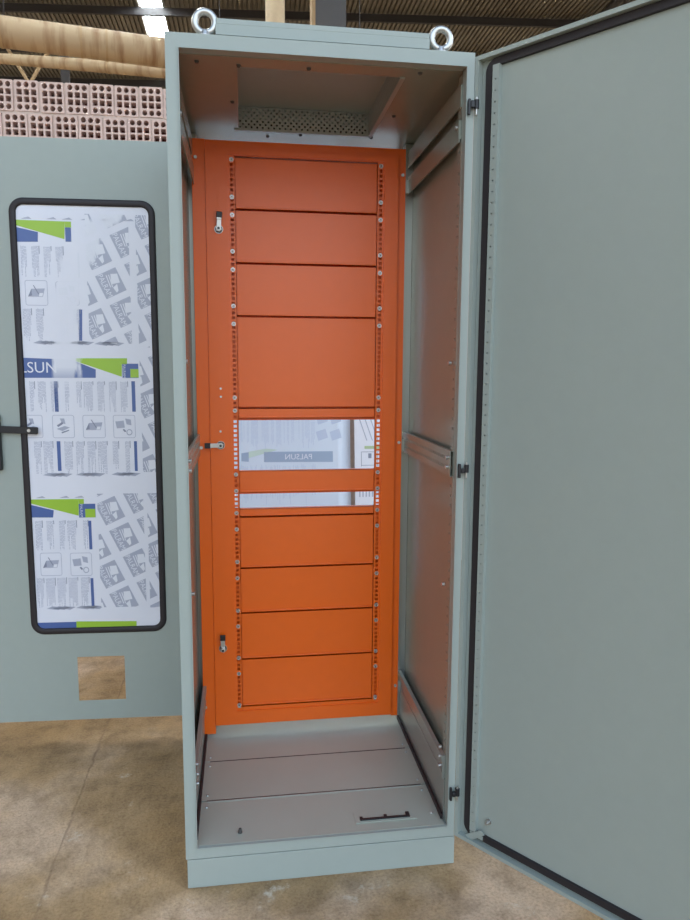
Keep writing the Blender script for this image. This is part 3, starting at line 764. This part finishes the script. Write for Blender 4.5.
# instruction pictograms in rounded frames
def icon(x0, z1, x1, z0, kind, fainter=False):
    o, i_ = rrect(x0, z0, x1, z1, .007, 3), rrect(x0+.0016, z0+.0016, x1-.0016, z1-.0016, .0055, 3); n = len(o)
    for k in range(n): put('film_grey', [o[k], o[(k+1) % n], i_[(k+1) % n], i_[k]])
    w, h = x1-x0, z1-z0; q = lambda pts: [(x0+a*w, z0+b*h) for a, b in pts]
    if kind == 0:
        put('film_grey', q([(.12, .35), (.78, .35), (.88, .68), (.28, .66)])); put('film_line', q([(.12, .35), (.28, .66), (.30, .40)])); put('film_line', q([(.36, .80), (.40, .80), (.62, .46), (.58, .44)]))
        put('film_white', q([(.60, .37), (.76, .37), (.80, .50), (.64, .50)]))
    elif kind == 1:
        put('film_grey', q([(.10, .72), (.48, .76), (.52, .45), (.16, .42)])); put('film_grey', q([(.55, .85), (.80, .80), (.82, .55), (.60, .60)])); put('film_line', q([(.48, .40), (.58, .30), (.52, .25), (.42, .36)]))
        for k in range(10):
            a0, a1 = 2*PI*k/10, 2*PI*(k+1)/10; f = lambda a, r: (.72+r*math.cos(a), .25+r*math.sin(a))
            put('film_grey', q([f(a0, .14), f(a1, .14), f(a1, .10), f(a0, .10)]))
    else:
        put('film_grey', q([(.18, .40), (.45, .30), (.80, .46), (.55, .52)])); put('film_line', q([(.20, .55), (.45, .70), (.50, .62), (.26, .48)])); put('film_grey', q([(.35, .85), (.55, .85), (.60, .60), (.42, .66)]))
        put('film_line', q([(.40, .26), (.75, .36), (.76, .32), (.42, .20)]))
for a in ((-.5471, 1.6379, -.4748, 1.5556, 0), (-.4484, 1.6352, -.3732, 1.557, 1), (-.582, 1.1896, -.5123, 1.111, 2), (-.4802, 1.1895, -.4077, 1.1105, 2), (-.3793, 1.1893, -.3046, 1.1101, 0),
          (-.2777, 1.1892, -.2032, 1.1097, 1), (-.544, .7075, -.4714, .6246, 0), (-.4422, .7055, -.3686, .6222, 1)): icon(*a)
# slanted grid of grey squares with white lettering
TXT = text_tris('PALRAM', .0255)
def lattice(box, ox, oz):
    ang = math.radians(-65); v1 = (.0440, -.0945); v2 = (-.0960, -.0400)
    for i in range(-8, 9):
        for j in range(-8, 9):
            cxx, czz = ox+v1[0]*i+v2[0]*j, oz+v1[1]*i+v2[1]*j
            if not (box[0]-.08 < cxx < box[2]+.08 and box[1]-.08 < czz < box[3]+.08): continue
            ca, sa_ = math.cos(ang), math.sin(ang)
            R_ = lambda a, b: (cxx+a*ca-b*sa_, czz+a*sa_+b*ca)
            put('film_grey', [R_(-.041, -.037), R_(.041, -.037), R_(.041, .037), R_(-.041, .037)], box)
            for t in TXT:
                q = clip([R_(a*.86, b-.0215) for a, b in t], *box)
                q = clip(q, FX0, FZ0, FX1, FZ1) if q else None
                if q: LAY['film_white'].append(q)
            for q in ([R_(-.028, .012), R_(.004, .0), R_(.010, .028), R_(-.020, .033)], [R_(.010, .018), R_(.016, .0), R_(.036, .004), R_(.032, .012)], [R_(-.030, -.004), R_(.012, -.008), R_(.012, -.005), R_(-.030, -.001)], [R_(-.028, .004), R_(.014, -.002), R_(.014, .001), R_(-.028, .007)]):
                q = clip(q, *box)
                q = clip(q, FX0, FZ0, FX1, FZ1) if q else None
                if q: LAY['film_white'].append(q)
lattice((-.345, 1.432, -.205, 1.855), -.268, 1.632)
lattice((-.182, 1.42, FX1, 1.855), -.155, 1.60)
lattice((-.182, .99, FX1, 1.392), -.155, 1.23)
lattice((-.342, .505, -.185, .915), -.255, .76)
lattice((-.172, .50, FX1, .915), -.145, .70)
for y_, keys in ((.0003, (('grey_print', 'film_grey'), ('blue_print', 'film_blue'), ('green_print', 'film_green'))), (-.0001, (('line_print', 'film_line'), ('white_print', 'film_white')))):
    for name, key in keys:
        pane.mat(key)
        for q in LAY[key]: pane.poly(q, y_)
        if name == 'line_print':
            pane.mat('film_green')
            for q in green_sq: pane.poly(q, y_)
pane.build('window_pane', None, rdoor)['label'] = 'window pane under white printed film'

# ------------------------------------------------------------------ light
wd = bpy.data.worlds.new('sky'); scn.world = wd; wd.use_nodes = True
N, Lk = wd.node_tree.nodes, wd.node_tree.links
bg = N['Background']
tc = N.new('ShaderNodeTexCoord'); sx = N.new('ShaderNodeSeparateXYZ'); Lk.new(tc.outputs['Generated'], sx.inputs[0])
cr = N.new('ShaderNodeValToRGB')
e = cr.color_ramp.elements; e[0].position = .0; e[0].color = (.34, .27, .19, 1); e[1].position = 1; e[1].color = (.40, .60, 1.0, 1)
k = e.new(.49); k.color = (.38, .31, .23, 1); k = e.new(.51); k.color = (.93, .965, 1.0, 1); k = e.new(.7); k.color = (.68, .84, 1.0, 1)
ma = N.new('ShaderNodeMath'); ma.operation = 'MULTIPLY_ADD'; ma.inputs[1].default_value = .5; ma.inputs[2].default_value = .5
Lk.new(sx.outputs['Z'], ma.inputs[0]); Lk.new(ma.outputs[0], cr.inputs['Fac']); Lk.new(cr.outputs['Color'], bg.inputs['Color'])
# the sky is brighter towards the sun's side (front right)
dt = N.new('ShaderNodeVectorMath'); dt.operation = 'DOT_PRODUCT'; dt.inputs[1].default_value = (.55, -.80, .22)
Lk.new(tc.outputs['Generated'], dt.inputs[0])
st = N.new('ShaderNodeMapRange'); st.inputs['From Min'].default_value = -.3; st.inputs['From Max'].default_value = 1; st.inputs['To Min'].default_value = 1.0; st.inputs['To Max'].default_value = 2.9
Lk.new(dt.outputs['Value'], st.inputs['Value']); Lk.new(st.outputs['Result'], bg.inputs['Strength'])

# ------------------------------------------------------------------ camera
cd = bpy.data.cameras.new('camera'); co = bpy.data.objects.new('camera', cd); C.objects.link(co)
right = Vector((0.98991134, -0.14158713, 0.00535045)); up = Vector((0.01336984, 0.13093606, 0.99129066)); fwd = Vector((0.14105599, 0.98122823, -0.13150809))
mw = Matrix((( right.x, up.x, -fwd.x, .1621), (right.y, up.y, -fwd.y, -1.7432), (right.z, up.z, -fwd.z, 1.3625), (0, 0, 0, 1)))
co.matrix_world = mw
cd.sensor_fit = 'VERTICAL'; cd.sensor_height = 24; cd.lens = 712.7*24/920; cd.clip_start = .05; cd.clip_end = 200
scn.camera = co
scn.view_settings.view_transform = 'Standard'; scn.view_settings.look = 'None'; scn.view_settings.gamma = 1
scn.view_settings.use_curve_mapping = False
scn.view_settings.exposure = -0.13
